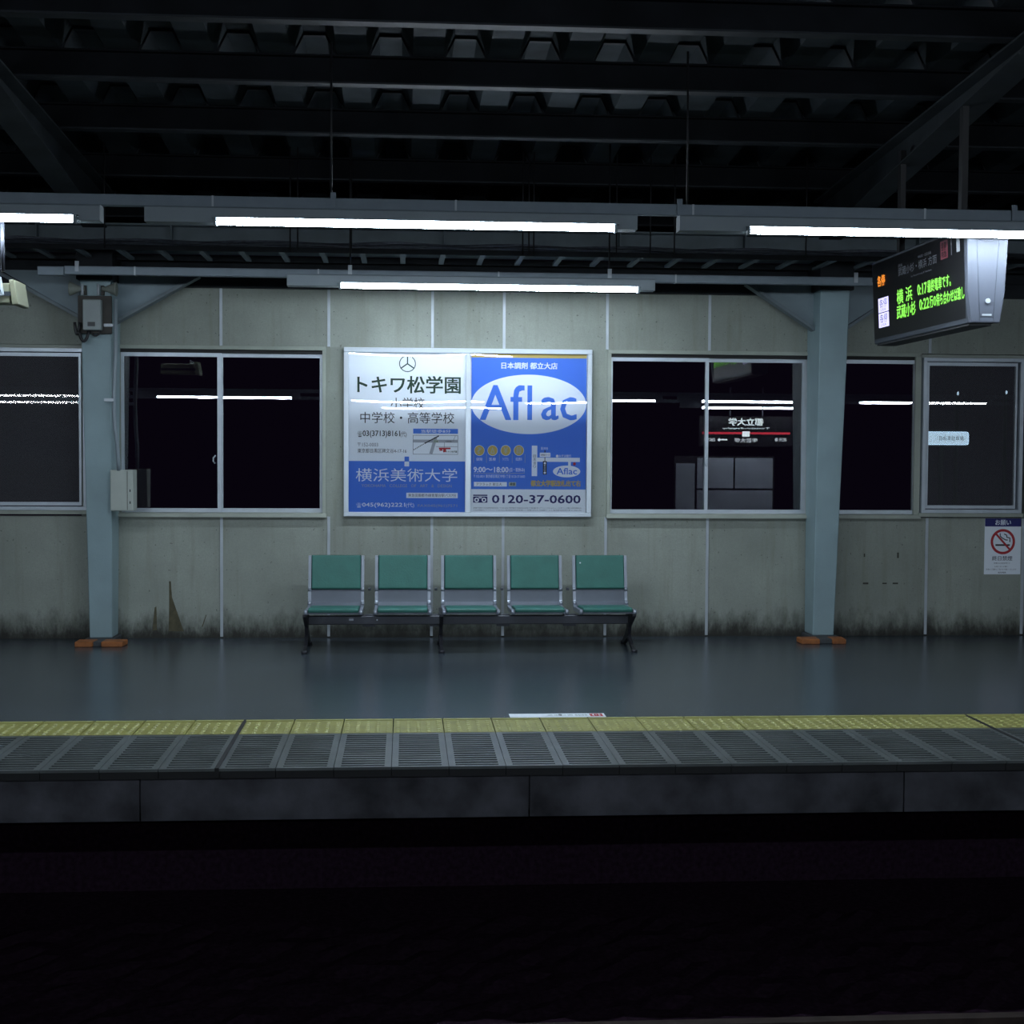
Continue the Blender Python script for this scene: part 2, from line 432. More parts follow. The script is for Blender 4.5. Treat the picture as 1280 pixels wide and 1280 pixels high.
# ---------------------------------------------------------------- windows
def grid_pane(x0, x1, z0, z1, lean, name='pane'):
    """flat sheet, very slightly leaning back at its top as the old sashes do"""
    zm = z0
    b = MB(); t = .004
    b.prism([(0, z0), ((z1-z0)*lean, z1), ((z1-z0)*lean+t, z1), (t, z0)], x0, x1, 'x')
    return b
def sash(win, x0, x1, z0, z1, y, wl=.035, wr=.035, wt=.035, wbm=.035, lean=.0022, screen=False):
    f = MB()
    d = .028
    f.box(x0, x0+wl, y, y+d, z0, z1); f.box(x1-wr, x1, y, y+d, z0, z1)
    f.box(x0+wl, x1-wr, y, y+d, z1-wt, z1); f.box(x0+wl, x1-wr, y, y+d, z0, z0+wbm)
    s = obj('sash', f, M['alu'], win)
    p = obj('pane', grid_pane(x0+wl-.004, x1-wr+.004, z0+wbm-.004, z1-wt+.004, lean), M['glass'], s, loc=(0, y+.010, 0))
    if screen:
        q = obj('insect_screen', MB().quad([(x0+wl, y-.004, z0+wbm), (x1-wr, y-.004, z0+wbm), (x1-wr, y-.004, z1-wt), (x0+wl, y-.004, z1-wt)]), M['screen'], s)
    return s
def window(n, x0, x1, z0=1.075, z1=2.552, splits=None, jr=.03, jl=.03, latch=None):
    win = struct(empty('window_%d' % n, (0, W, 0)))
    obj('head_trim', MB().box(x0, x1, -.030, .04, z1-.032, z1), M['sill'], win, bevel=.002)
    obj('head_gap', MB().box(x0+.01, x1-.01, .0, .04, z1-.062, z1-.032), M['dark_gap'], win)
    obj('sill', MB().prism([(-.055, z0-.012), (.06, z0-.012), (.06, z0+.030), (-.045, z0+.022)], x0-.005, x1+.005, 'x'), M['sill'], win)
    if jl: obj('jamb', MB().box(x0, x0+jl, -.026, .05, z0+.02, z1-.03), M['sill'], win, bevel=.002)
    if jr: obj('jamb', MB().box(x1-jr, x1, -.026, .05, z0+.02, z1-.03), M['sill'], win, bevel=.002)
    for i, (a, c, y, kw) in enumerate(splits): sash(win, a, c, z0+.028, z1-.060, y, **kw)
    if latch:
        obj('latch', MB().tube([(latch, -.02, 1.60), (latch-.016, -.034, 1.58), (latch-.018, -.036, 1.55), (latch-.004, -.02, 1.53)], .006, 6), M['alu'], win)
    return win
# left projecting window with insect screen
def proj_window(n, x0, x1, z0, z1):
    win = struct(empty('window_%d' % n, (0, W, 0)))
    f = MB()
    for a, c, e, g in ((x0, x1, z1-.033, z1), (x0, x1, z0, z0+.033), (x0, x0+.033, z0+.033, z1-.033), (x1-.033, x1, z0+.033, z1-.033)):
        f.box(a, c, -.060, .02, e, g)
    obj('outer_frame', f, M['alu'], win, bevel=.002)
    obj('sill', MB().box(x0-.02, x1+.02, -.05, .04, z0-.035, z0), M['sill'], win, bevel=.002)
    obj('head_trim', MB().box(x0-.02, x1+.02, -.03, .04, z1+.002, z1+.03), M['sill'], win, bevel=.002)
    sash(win, x0+.042, x1-.052, z0+.040, z1-.040, -.035, .020, .020, .030, .030, .0022, True)
    return win
proj_window(1, -4.60, -2.74, 1.12, 2.515)
window(2, -2.50, -.695, splits=[(-2.47, -1.60, .004, {}), (-1.625, -.725, .030, {'wr': .025})], latch=-1.65, jl=.0)
window(3, 1.788, 3.655, splits=[(1.815, 2.70, .004, {'wl': .02, 'wr': .030}), (2.67, 3.60, .030, {'wl': .02, 'wr': .045})], latch=2.685, jr=.055)
window(4, 3.86, 4.632, splits=[(3.87, 4.585, .004, {'wr': .01})], jl=.0, jr=.055)
proj_window(5, 4.640, 5.570, 1.115, 2.512)
window(6, 5.62, 8.2, splits=[(5.65, 6.95, .004, {}), (6.92, 8.17, .030, {})])

# ---------------------------------------------------------------- steel above the wall
hb = struct(obj('trim_2', MB().box(XL, XR, 12.83, 12.95, 3.05, 3.325), M['steel_dark']))  # wall head coloured dark to stand for the shadow above the lamps
g = MB()
g.box(XL, XR, 12.69, 12.71, 3.34, 3.54); g.box(XL, XR, 12.60, 12.80, 3.325, 3.34); g.box(XL, XR, 12.60, 12.80, 3.54, 3.555)
gird = obj('steel_girder', g, M['steel'])
thing(gird, 'blue-grey steel I-girder running along the column tops behind the lamps', 'girder')
for x in (-3.1, -1.98, .33, 1.85, 2.95, 4.5, 5.6):
    obj('stiffener', MB().box(x-.006, x+.006, 12.605, 12.69, 3.34, 3.54), M['steel'], gird)
wall_soffit = struct(obj('trim_3', MB().box(XL, XR, 12.80, 12.83, 3.17, 3.19), M['steel_dark']))
# cable rack
rk = empty('cable_ladder', (0, 12.27, 3.283))
for y in (-.32, .31): obj('side_rail', MB().box(XL, XR, y-.006, y+.006, -.04, .0), M['steel_dark'], rk)
rg = MB().box(-.022, .022, -.314, .304, -.04, -.02).mesh('rung', M['steel'])
for k in range(-24, 26): put('rung', rg, rk, (.3+.325*k, 0, 0))
thing(rk, 'dark cable ladder hung lengthwise below the girder, its rungs seen from underneath', 'cable ladder')
cbn = empty('cable_bundle', (0, 12.09, 3.295))
thing(cbn, 'wavy bundle of dark grey cables lying on the cable ladder', 'cables')
for k in range(7):
    pts = []; yy = -.12+.038*k; ph = random.uniform(0, 6)
    for i in range(90):
        x = XL+(XR-XL)*i/89
        pts.append((x, yy+.02*math.sin(x*1.7+ph), .014+.010*math.sin(x*6.3+ph*2)+(k % 3)*.012))
    obj('cable', MB().tube(pts, .011, 6), M['cable'], cbn)
hangers = MB()
for x in (-.93, -.87, -.44, .95, 1.0, 1.04, 1.72, 2.0, 2.2, -2.4, 3.3):
    obj('hanger_rod', MB().tube([(x, -.325, -.03), (x, -.325, .80)], .006, 6), M['black'], rk)

# ---------------------------------------------------------------- roof
roof = struct(empty('ceiling', (0, 0, 0)))
def zr(y): return 4.305-.055*(y-9)          # underside of the folded roof sheet, falling towards the wall
sh = MB(); zz = [(0, 0), (.20, 0), (.275, .15), (.425, .15), (.5, 0)]
Y0, Y1 = 7.0, 16.0
for (xa, ha), (xb, hb_) in zip(zz, zz[1:]):
    for yy0, yy1 in ((Y0, Y1),):
        pts = []
        for x, h in ((xa, ha), (xb, hb_)):
            pass
        A = (xa, yy0, zr(yy0)+ha); B = (xb, yy0, zr(yy0)+hb_); Cc = (xb, yy1, zr(yy1)+hb_); D = (xa, yy1, zr(yy1)+ha)
        up = Vector((0, 0, .006))
        sh.quad([A, B, Cc, D]); sh.quad([Vector(D)+up, Vector(Cc)+up, Vector(B)+up, Vector(A)+up])
me = bpy.data.meshes.new('roof_sheet'); sh.bm.to_mesh(me); sh.bm.free(); me.materials.append(M['roof'])
for k in range(-16, 20): put('roof_sheet', me, roof, (-.455+.5*k, 0, 0))
fr = MB()
for (xa, ha), (xb, hb_) in zip([(0, 0), (.20, 0), (.275, .15), (.425, .15), (.5, 0)][1:4], [(.275, .15), (.425, .15), (.5, 0)]):
    fr.bar((xa, 0, ha-.012), (xb, 0, hb_-.012), .05, .014, up=(0, 0, 1))
frm = fr.mesh('tight_frame', M['steel_dark'])
for i, yp in enumerate((7.5, 8.66, 9.84, 11.07, 12.5, 14.1)):
    zt = zr(yp)-.005
    p = MB(); p.box(XL, XR, yp-.05, yp+.05, zt-.012, zt, M['purlin']); p.box(XL, XR, yp-.005, yp+.005, zt-.175, zt-.012, M['purlin'])
    p.box(XL, XR, yp-.05, yp+.05, zt-.187, zt-.175, M['steel_dark'])
    po = obj('purlin', p, M['purlin'], roof)
    for k in range(-12, 17): put('tight_frame', frm, po, (-.455+.5*k, yp+.03, zt+.005))
# rafters springing from the column heads
for x, lab in ((-2.63, 'sloping steel roof rafter rising from the head of the left column'), (3.72, 'sloping steel roof rafter rising from the head of the right column')):
    r = MB()
    def zb(y): return 3.63+(11.93-y)*.118
    r.prism([(12.9, 3.50), (7.4, zb(7.4)), (7.4, zb(7.4)+.012), (12.9, 3.512)], x-.10, x+.10, 'x')
    r.prism([(12.9, 3.512), (7.4, zb(7.4)+.012), (7.4, zr(7.4)-.2), (12.9, zr(12.9)-.2)], x-.006, x+.006, 'x')
    r.prism([(12.9, zr(12.9)-.215), (7.4, zr(7.4)-.215), (7.4, zr(7.4)-.2), (12.9, zr(12.9)-.2)], x-.10, x+.10, 'x')
    thing(obj('roof_rafter', r, M['rafter']), lab, 'rafter')
# back fascia above girder so that the night behind is closed off where the photograph shows only dark steel
# suspension rods seen against the roof
for x, lab in ((-.45, 'thin dark hanger rod dropping from the roof beside the left bracket of the front lamp'), (1.72, 'thin dark hanger rod dropping from the roof beside the right bracket of the front lamp')):
    thing(obj('hanger_rod', MB().tube([(x, 8.915, 3.162), (x, 8.95, 4.1)], .007, 6), M['black']), lab, 'rod')

# ---------------------------------------------------------------- lamps
tube_me = MB().tube([(0, 0, 0), (2.372, 0, 0)], .019, 10, cap=False).mesh('tube', M['tube'])
sock_me = MB().box(-.020, 0, -.022, .024, -.026, .022).mesh('end_socket', M['housing'], .004)
rowend = {}
for fl in (1, -1):
    rowend[fl] = (MB().prism([(-.06, 0), (.06, 0), (.06, .085), (.05, .095), (-.05, .095), (-.06, .085)], 0, 2.95, 'x').mesh('housing', M['housing']),
                  MB().box(-.03, 2.40, min(-.024*fl, .026*fl), max(-.024*fl, .026*fl), .0225, .0255).mesh('added_light_shield', M['housing']))  # thin plate added to keep tube light off housing, raceway and roof
brk_me = MB().box(-.016, .016, -.006, .006, -.005, .098).box(-.004, .004, -.009, -.006, .078, .086).mesh('bracket', M['race'])
def lamp(x, y, z, label, group=None, left=.43, flip=1):
    """x = left end of the tube, z = tube axis; the tube sits on the track-side lower edge of its housing"""
    t = thing(empty('fluorescent_lamp', (x, y, z)), label, 'lamp', group)
    put('housing', rowend[flip][0], t, (-left, .085*flip, 0)); put('added_light_shield', rowend[flip][1], t)
    put('tube', tube_me, t)
    put('end_socket', sock_me, t, (0, 0, 0)); put('end_socket', sock_me, t, (2.392, 0, 0))
    return t
FRONT = [(-1.117-3.21, 'l'), (-1.117, 'c'), (2.093, 'r')]
labs = {
        'l': 'lit tube lamp of the front row cut off by the left picture edge',
        'c': 'lit tube lamp in the middle of the front row, left of the departure display',
        'r': 'lit fluorescent tube lamp of the front row passing above the departure display',
        }
for x, k in FRONT: lamp(x, 8.83, 3.0, labs[k])
lamp(-.511, 11.72, 2.955, 'lit fluorescent tube lamp of the back row, hanging low over the posters and bench')
# the lamps of the opposite platform, on the photographer's side: mirrored as thin lines in the windows
for x, w_ in ((-7.45, 'leftmost screened window'), (-4.42, 'plain window left of the posters'), (-.91, 'cover of the left poster'),
              (2.18, 'right poster and the pane beside it'), (5.42, 'pane left of the right column'), (8.37, 'two windows right of the right column')):
    lamp(x, -.68, 2.65, 'tube lamp over the opposite platform, mirrored in the ' + w_, 'opposite platform edge lamps', flip=-1)
for x, w_ in ((-8.0, 'leftmost screened window'), (-.42, 'cover of the left poster'), (6.02, 'pane left of the right column')):
    lamp(x, -3.60, 2.64, 'farther tube lamp, mirrored as the lower line in the ' + w_, 'opposite platform inner lamps', flip=-1)
def raceway(x0, x1, y, z, label, hh=.066):
    r = MB(); r.box(x0, x1, y, y+.06, z, z+hh)
    o = obj('lighting_raceway', r, M['race'], bevel=.003)
    for k in range(int((x1-x0)/1.45)): obj('joint_band', MB().box(x0+.55+1.45*k-.006, x0+.55+1.45*k+.006, y-.002, y+.062, z-.002, z+hh+.002), M['strip'], o)
    return thing(o, label, 'raceway')
fr_ = raceway(XL, XR, 8.885, 3.096, 'long grey metal raceway carrying the front row of tube lamps')
for k in range(-3, 4): put('bracket', brk_me, fr_, (-.435+2.1*k, 8.876, 3.094))
o = raceway(-2.70, 3.84, 11.866, 3.034, 'long pale grey metal raceway carrying the back tube lamp above the wall boards')
obj('end_box', MB().box(-2.905, -2.70, 11.85, 11.94, 3.022, 3.092), M['race'], o, bevel=.004)
raceway(XL-3, XR+3, -.795, 2.746, 'grey metal raceway over the opposite platform edge, behind the photographer')
raceway(XL-3, XR+3, -3.715, 2.737, 'second grey metal raceway deeper over the opposite platform')
for x in (-2.60, -.447, 1.655, 3.7):
    if -1 < x < 2: obj('drop_rod', MB().tube([(x, 11.896, 3.10), (x, 11.896, zr(11.896))], .007, 6), M['black'], o)
    obj('bracket', MB().box(x-.016, x+.016, 11.858, 11.865, 3.055, 3.137).box(x-.004, x+.004, 11.855, 11.858, 3.112, 3.12), M['strip'], o)

# ---------------------------------------------------------------- columns
def column(name_label, xl0, xr0, xl1, xr1, side, hl, hr):
    """tapered box column: bottom and top edges in x; haunch plates left and right"""
    c = thing(empty('steel_column', ((xl0+xr0)/2, 12.62, 0)), name_label, 'column')
    ox, oy = (xl0+xr0)/2, 12.62
    b = MB(); Zt = 3.14
    def ring(z, xl, xr, yf): return [b.bm.verts.new((x-ox, y-oy, z)) for x, y in ((xl, yf), (xr, yf), (xr, 12.89), (xl, 12.89))]
    A = ring(.04, xl0, xr0, 12.62); B = ring(Zt, xl1, xr1, 12.47)
    b.bm.faces.new(A); b.bm.faces.new(B)
    for k in range(4): b.bm.faces.new([A[k], A[(k+1) % 4], B[(k+1) % 4], B[k]])
    obj('shaft', b, M['col'], c, bevel=.006)
    obj('footing', MB().box(xl0-ox-.03, xr0-ox+.03, -.265, .27, 0, .04), M['mortar'], c, bevel=.005)
    for (xa, xb) in ((-.155, -.012), (.062, .235)) if side == 'l' else ((-.275, -.115), (.0, .115)):
        obj('corner_guard', MB().prism([(xa, -.30), (xb, -.30), (xb+.015, -.12), (xa, -.12)], 0, .045, 'z'), M['orange'], c, bevel=.006)
    obj('head_shade_band', MB().box(xl1-ox-.02, xr1-ox+.02, -.19, .20, 3.06, 3.325), M['steel_dark'], c)  # dark band added over the column head, standing for the shade there
    for (tip, xc, zlow, s) in hl+hr:
        h = MB()
        h.prism([(tip-ox, 3.16), (xc-ox, 3.16), (xc-ox, zlow), ], .08, .09, 'y')
        obj('haunch_plate', h, M['haunch'], c)
        d = Vector((tip-xc, 0, 3.12-zlow))
        obj('haunch_flange', MB().bar((xc-ox, .085, zlow-.0), (tip-ox, .085, 3.13), .12, .028, up=(0, 0, 1)), M['steel'], c)
    return c
cl = column('pale blue-grey tapered steel column on the left, with control box and pipe', -2.68, -2.492, -2.712, -2.455, 'l', [(-3.42, -2.70, 2.735, -1)], [(-1.76, -2.47, 2.725, 1)])
cr = column('pale blue-grey tapered steel column on the right, beside the departure display', 3.596, 3.784, 3.582, 3.842, 'r', [(2.98, 3.59, 2.735, -1)], [(4.45, 3.83, 2.725, 1)])

# things on the left column
cy = 12.47
t = thing(empty('control_box', (-2.58, cy, 2.60)), 'grey control box on a dark backing board high on the left column', 'control box')
obj('backing_board', MB().box(-.142, .135, -.03, .0, .01, .325), M['board'], t, bevel=.004)
obj('cover', MB().box(-.086, .062, -.11, -.03, .035, .287), M['box'], t, bevel=.006)
obj('label_plate', MB().box(-.045, .015, -.114, -.11, .065, .10), M['black'], t)
obj('gland_left', MB().tube([(-.10, -.05, .33), (-.10, -.05, .42)], .012, 8), M['strip'], t)
obj('gland_right', MB().tube([(.03, -.05, .33), (.03, -.05, .42)], .010, 8), M['strip'], t)
t2 = thing(empty('cable_loops', (-2.58, cy-.05, 2.60)), 'black cable loops hanging under the control box on the left column', 'cable')
def loop(xa, xb, z0, dip, r):
    pts = [(xa+(xb-xa)*i/14, -.02, z0-dip*math.sin(PI*i/14)**.7) for i in range(15)]
    obj('cable', MB().tube(pts, r, 6), M['black'], t2)
loop(-.125, -.045, .03, .085, .013); loop(-.03, .05, .03, .04, .008); loop(-.16, -.12, .10, .10, .012)
def horn(x, lab, s):
    h = thing(empty('loudspeaker', (x, cy-.02, 2.98)), lab, 'loudspeaker')
    rr = [(0, .018), (.03, .02), (.07, .038), (.11, .058), (.12, .06)]
    obj('horn', MB().tube([(s*a, -.02, .0) for a, _ in rr], .03, 14, radii=[r_ for _, r_ in rr]), M['speaker'], h)
    obj('mount', MB().box(-.012, .012, -.01, .02, -.05, .03), M['board'], h)
horn(-2.665, 'small cream horn loudspeaker left of the control box on the left column', -1)
horn(-2.52, 'small cream horn loudspeaker right of the control box on the left column', 1)
pp = [(-2.412, 12.44, 2.90), (-2.414, 12.44, 2.5), (-2.430, 12.44, 2.10), (-2.430, 12.44, 1.97), (-2.425, 12.44, 1.84), (-2.41, 12.46, 1.70), (-2.405, 12.48, 1.56), (-2.405, 12.50, 1.47)]
t = thing(obj('conduit_pipe', MB().tube(pp, .017, 10), M['housing']), 'pale conduit pipe running down the left column into the switch box', 'pipe')
for z in (2.06, 2.68): obj('pipe_clip', MB().box(-2.475-.03, -2.43, 12.415, 12.47, z-.012, z+.012), M['strip'], t)
t = thing(empty('switch_box', (-2.38, 12.55, 1.13)), 'pale grey switch box fixed to the right side of the left column at sill height', 'box')
obj('body', MB().box(-.095, .095, -.06, .12, 0, .345), M['switchbox'], t, bevel=.008, seg=2)
obj('side_hinge', MB().box(.045, .049, -.062, -.058, .01, .335), M['board'], t)
for z in (.06, .16): obj('catch', MB().box(.066, .074, -.064, -.058, z, z+.022), M['black'], t)

# security camera at the left edge, hung on a pole from the front raceway
t = thing(empty('security_camera', (-2.39, 8.95, 2.50)), 'cream boxy security camera hung on a white pole at the left picture edge', 'camera')
obj('pole', MB().tube([(0, -.02, .20), (0, -.02, .50)], .013, 10), M['beam'], t)
obj('body', MB().box(-.36, .035, 0, .14, .015, .135).box(-.36, .038, -.002, .142, .075, .080), M['cream'], t, bevel=.006)
obj('end_cap', MB().prism([(.030, .155), (.062, .155), (.085, .01), (.048, .005)], -.006, .25, 'y'), M['cream'], t, bevel=.004)
obj('dark_band', MB().box(-.36, .040, -.004, .144, .058, .084), M['disp_body'], t)
obj('bracket', MB().prism([(-.06, .19), (-.012, .17), (.004, .06), (-.05, .045)], -.03, -.004, 'y'), M['frame'], t, bevel=.003)
obj('bolt', MB().tube([(-.022, -.036, .085), (-.022, -.028, .085)], .012, 10), M['leg'], t)

# ---------------------------------------------------------------- departure display
t = thing(empty('departure_display', (3.54, 9.10, 2.48)), 'hanging departure display with green and orange letters, end-on with a silver cap', 'display')
DL = 1.86
b = MB()
prof = [(.03, 0), (.20, 0), (.245, .62), (0, .62)]
b.prism([(x, z) for x, z in prof], 0, DL, 'y')
obj('case', b, M['disp_body'], t, bevel=.006)
obj('underside', MB().box(.045, .19, .02, DL-.02, -.012, .0), M['black'], t)
obj('end_cap', MB().prism([(.030, 0), (.218, 0), (.245, .20), (.268, .60), (-.008, .60), (.005, .20)], -.05, -.002, 'y'), M['pod'], t, bevel=.008, seg=2)
for xa, xb_ in ((.085, .052), (.172, .205)):
    obj('seam', MB().prism([(xa, .012), (xa+.003, .012), (xb_+.003, .60), (xb_, .60)], -.0515, -.050, 'y'), M['disp_body'], t)
obj('seam', MB().box(.083, .174, -.0515, -.05, .035, .038), M['disp_body'], t)
obj('lock', MB().tube([(.135, -.050, .138), (.135, -.060, .138)], .016, 12), M['strip'], t)
obj('maker_plate', MB().box(.10, .162, -.052, -.05, .045, .056), M['strip'], t)
nrm = Vector((-.62, 0, -.03)).normalized()
def dplace(u, v, lay):       # u = metres from the far end towards the tracks, v = height above the case bottom
    return Vector((.03-.03*v/.62-.0015*lay, DL-u, v))
P = Print(dplace)
P.rect(M['screenblack'], .015, .035, DL-.03, .60, 1)
def DY(y): return 9.10+DL-y
def DT(m, s, y0, z0, y1, z1, bold=.01): P.text(m, s, DY(y0), z0-2.48, DY(y1), z1-2.48, 3, bold)
DT(M['led_orange'], '各停', 10.83, 2.90, 10.66, 2.98, .02)
for z in (2.705, 2.593):
    P.rect(M['led_white'], DY(10.83), z-2.48, DY(10.60), z-2.48+.106, 2)
    DT(M['grey_ink'], '各停', 10.80, z+.035, 10.63, z+.098, .0)
    DT(M['grey_ink'], 'LOCAL', 10.78, z+.010, 10.65, z+.028, .0)
DT(M['led_green'], '横', 10.41, 2.728, 10.275, 2.830, .02); DT(M['led_green'], '浜', 10.22, 2.730, 10.09, 2.832, .02)
DT(M['led_green'], '0:17', 9.98, 2.748, 9.80, 2.822, .03); DT(M['led_green'], '最終電車です。', 9.785, 2.745, 9.36, 2.828, .02)
DT(M['led_green'], '武蔵小杉', 10.42, 2.622, 10.03, 2.718, .02)
DT(M['led_green'], '0:22', 9.95, 2.643, 9.765, 2.716, .03); DT(M['led_green'], '行の待ち合わせは致し', 9.75, 2.640, 9.135, 2.722, .02)
DT(M['hdr_grey'], '武蔵小杉・横浜 方面', 10.36, 2.925, 9.60, 2.985, .01)
DT(M['hdr_grey'], '渋谷', 10.36, 2.99, 10.27, 3.01); DT(M['hdr_grey'], '中目黒・日比谷線', 9.95, 3.0, 9.70, 3.02)
DT(M['hdr_grey'], 'for Musashi-kosugi & Yokohama', 10.1, 2.885, 9.7, 2.900)
P.rect(M['hdr_red'], DY(9.53), .455, DY(9.40), .575, 2)
DT(M['screenblack'], '各停', 9.51, 2.99, 9.42, 3.045, .01); DT(M['screenblack'], '特急', 9.51, 2.945, 9.42, 2.985, .01)
P.rect(M['hdr_grey'], DY(9.345), .462, DY(9.33), .585, 2)
DT(M['hdr_white'], '1', 9.24, 2.95, 9.19, 3.05, .03)
P.finish(t, {'display_black': 'screen', 'led_white_violet': 'train_type_panel'})
for ya, zz_ in ((.30, 1.45), (DL-.36, 1.40)): obj('hanger', MB().box(.09, .13, ya, ya+.06, .60, zz_), M['black'], t)

# ---------------------------------------------------------------- poster frame and posters
FX0, FX1, FZ0, FZ1 = -.538, 1.645, 1.072, 2.550
t = thing(empty('double_poster_case', (FX0, W, FZ0)), 'white double poster frame with clear covers on the wall above the bench', 'frame')
f = MB(); ww, hh = FX1-FX0, FZ1-FZ0
for a, c, e, g_ in ((0, ww, hh-.042, hh), (0, ww, 0, .036), (0, .042, .036, hh-.042), (ww-.042, ww, .036, hh-.042), (1.065, 1.113, .036, hh-.042)):
    f.box(a, c, -.055, 0, e, g_)
obj('frame', f, M['frame'], t, bevel=.004)
obj('backboard', MB().box(.02, ww-.02, -.012, -.001, .02, hh-.02), M['wall_mid'], t)
def cover(x0, x1, z0, z1, c):
    n = 28; b = bmesh.new(); V = []
    for i in range(n+1):
        row = []
        for j in range(n+1):
            x = x0+(x1-x0)*i/n; z = z0+(z1-z0)*j/n; zz_ = z+FZ0
            y = .00375*max(0, zz_-1.6)**2 + .037*max(0, zz_-2.2)**2 + c*math.sin(PI*(x-x0)/(x1-x0))*(zz_-1.5 + 6*max(0, zz_-2.25)**2)
            row.append(b.verts.new((x, -.038+y, z)))
        V.append(row)
    for i in range(n):
        for j in range(n): b.faces.new((V[i][j], V[i+1][j], V[i+1][j+1], V[i][j+1])).smooth = True
    me = bpy.data.meshes.new('clear_cover'); b.to_mesh(me); b.free(); me.materials.append(M['acrylic'])
    return put('clear_cover', me, t)
cover(.040, 1.067, .034, hh-.040, .0011); cover(1.111, ww-.040, .034, hh-.040, .0011)

def sheet(name, label, x0, x1, z0, z1, px0, py0, px1, py1, slope):
    o = thing(empty(name, (x0, W-.020, z0)), label, 'poster')
    obj('paper', MB().box(0, x1-x0, 0, .002, 0, z1-z0), M['white'], o)
    H = z1-z0
    P = Print(lambda u, v, lay: Vector((u, -.0006*lay, v)))
    U = lambda px: (px-px0)/(px1-px0)*(x1-x0)
    V = lambda py, px: H-(py-py0-slope*(px-px0))/(py1-py0)*H
    def T(m, s, a, b_, c, d, bold=0., lay=3):       # text box: left, top, right, bottom
        mx = (a+c)/2; P.text(m, s, U(a), V(d, mx), U(c), V(b_, mx), lay, bold)
    def R(m, a, b_, c, d, lay=1):
        mx = (a+c)/2; P.rect(m, U(a), V(d, mx), U(c), V(b_, mx), lay)
    return o, P, U, V, T, R
k = lambda x, y, ox, oy: (ox+x/8, oy+y/8)
# --- left poster
o, P, U, V, T, R = sheet('poster', 'left poster, white over blue, advertising a school and an art college', -.498, .531, 1.105, 2.510, 436.3, 441.3, 582, 640.3, .006)
cx, cyy, rr = U(509.2), V(455.5, 509.2), .073
P.ell(M['dkgreen'], cx, cyy, rr, rr, 2, hole=.90)
for a in (90, 215, 325): P.line(M['dkgreen'], (cx, cyy), (cx+rr*.95*math.cos(math.radians(a)), cyy+rr*.95*math.sin(math.radians(a))), .010, 3)
T(M['dkgreen'], 'トキワ松学園', 447.5, 470.8, 575, 492, .022)
T(M['ink'], '小学校', 488.5, 497.5, 530.5, 511.5); T(M['ink'], '中学校・高等学校', 451, 515.5, 567.5, 529.5)
T(M['ink'], '☎', 447.7, 539.3, 453.2, 546.6); T(M['ink'], '03(3713)8161', 454, 538.5, 500, 547.5, .012); T(M['ink'], '(代)', 500.5, 539.5, 508.3, 547.3)
T(M['grey_ink'], '〒152-0003', 447.7, 553.5, 473, 558.2); T(M['ink'], '東京都目黒区碑文谷4-17-16', 447.7, 560.8, 508.3, 566.3)
R(M['blue'], 516.5, 536.2, 572.3, 542.3); T(M['white'], '当駅徒歩8分', 526.5, 537.2, 563, 541.5, .01)
# little map
R(M['grey_ink'], 516.1, 544.2, 572.3, 568.2, 1); R(M['white'], 516.6, 544.7, 571.8, 567.7, 2)
R(M['greyroad'], 516.6, 549.8, 571.8, 553.4, 3)
P.line(M['greyroad'], (U(538.5), V(567.5, 538)), (U(544.5), V(547, 544)), .028, 3)
P.line(M['ink'], (U(530.5), V(554.5, 530)), (U(548.5), V(545, 548)), .010, 5)
for q in range(7):
    a = q/7; P.line(M['ink'], (U(517+13.5*a), V(562.5-8*a, 520)), (U(517+13.5*(a+.09)), V(562.5-8*(a+.09), 520)), .008, 5)
P.line(M['grey_ink'], (U(545), V(558.5, 556)), (U(571.5), V(558.5, 556)), .003, 4); P.line(M['grey_ink'], (U(566), V(552, 566)), (U(569), V(545, 569)), .003, 4)
P.line(M['grey_ink'], (U(555.5), V(553, 555)), (U(554.5), V(566, 555)), .003, 4)
R(M['palegreen'], 541.8, 550.3, 548, 553.3, 5); T(M['ink'], '交番', 542.3, 550.6, 547.5, 553.1, 0, 6); T(M['ink'], '目黒郵便局', 557, 551, 564.5, 553, 0, 6)
for a, b_, c, d in ((548.5, 559.6, 563, 561.6), (549.2, 561.6, 553, 563.6), (553.8, 561, 557.5, 565.3)): R(M['red'], a, b_, c, d, 5)
T(M['dkgreen'], 'トキワ松学園', 558, 563.5, 571, 566, .02, 6)
# lower blue half
R(M['blue'], 436.7, 576.5, 581.2, 639.8, 1); R(M['blue'], 505.8, 570.8, 511.5, 577, 2); R(M['white'], 505.8, 577, 511.5, 583, 2)
T(M['white'], '横浜美術大学', 445.5, 585.5, 571.5, 602, .004)
T(M['greyroad'], 'YOKOHAMA   COLLEGE   OF   ART   &   DESIGN', 452.5, 605.3, 564.8, 609, 0)
R(M['white'], 508.2, 616, 572.2, 622.6, 2); T(M['ink'], '東急田園都市線青葉台駅バス7分', 510.5, 617.2, 570.2, 621.2, .004)
T(M['white'], '☎', 446.2, 628.3, 452.6, 634.3); T(M['white'], '045(962)2221', 453.5, 628.3, 506.5, 634.6, .02); T(M['white'], '(代)', 507.5, 628.3, 518, 634.8)
T(M['greyroad'], 'FAX045(961)7571', 522.5, 630.5, 571.5, 634.6)
P.finish(o, {'print_blue': 'blue_print', 'print_road_grey': 'grey_print', 'print_red': 'red_print'})
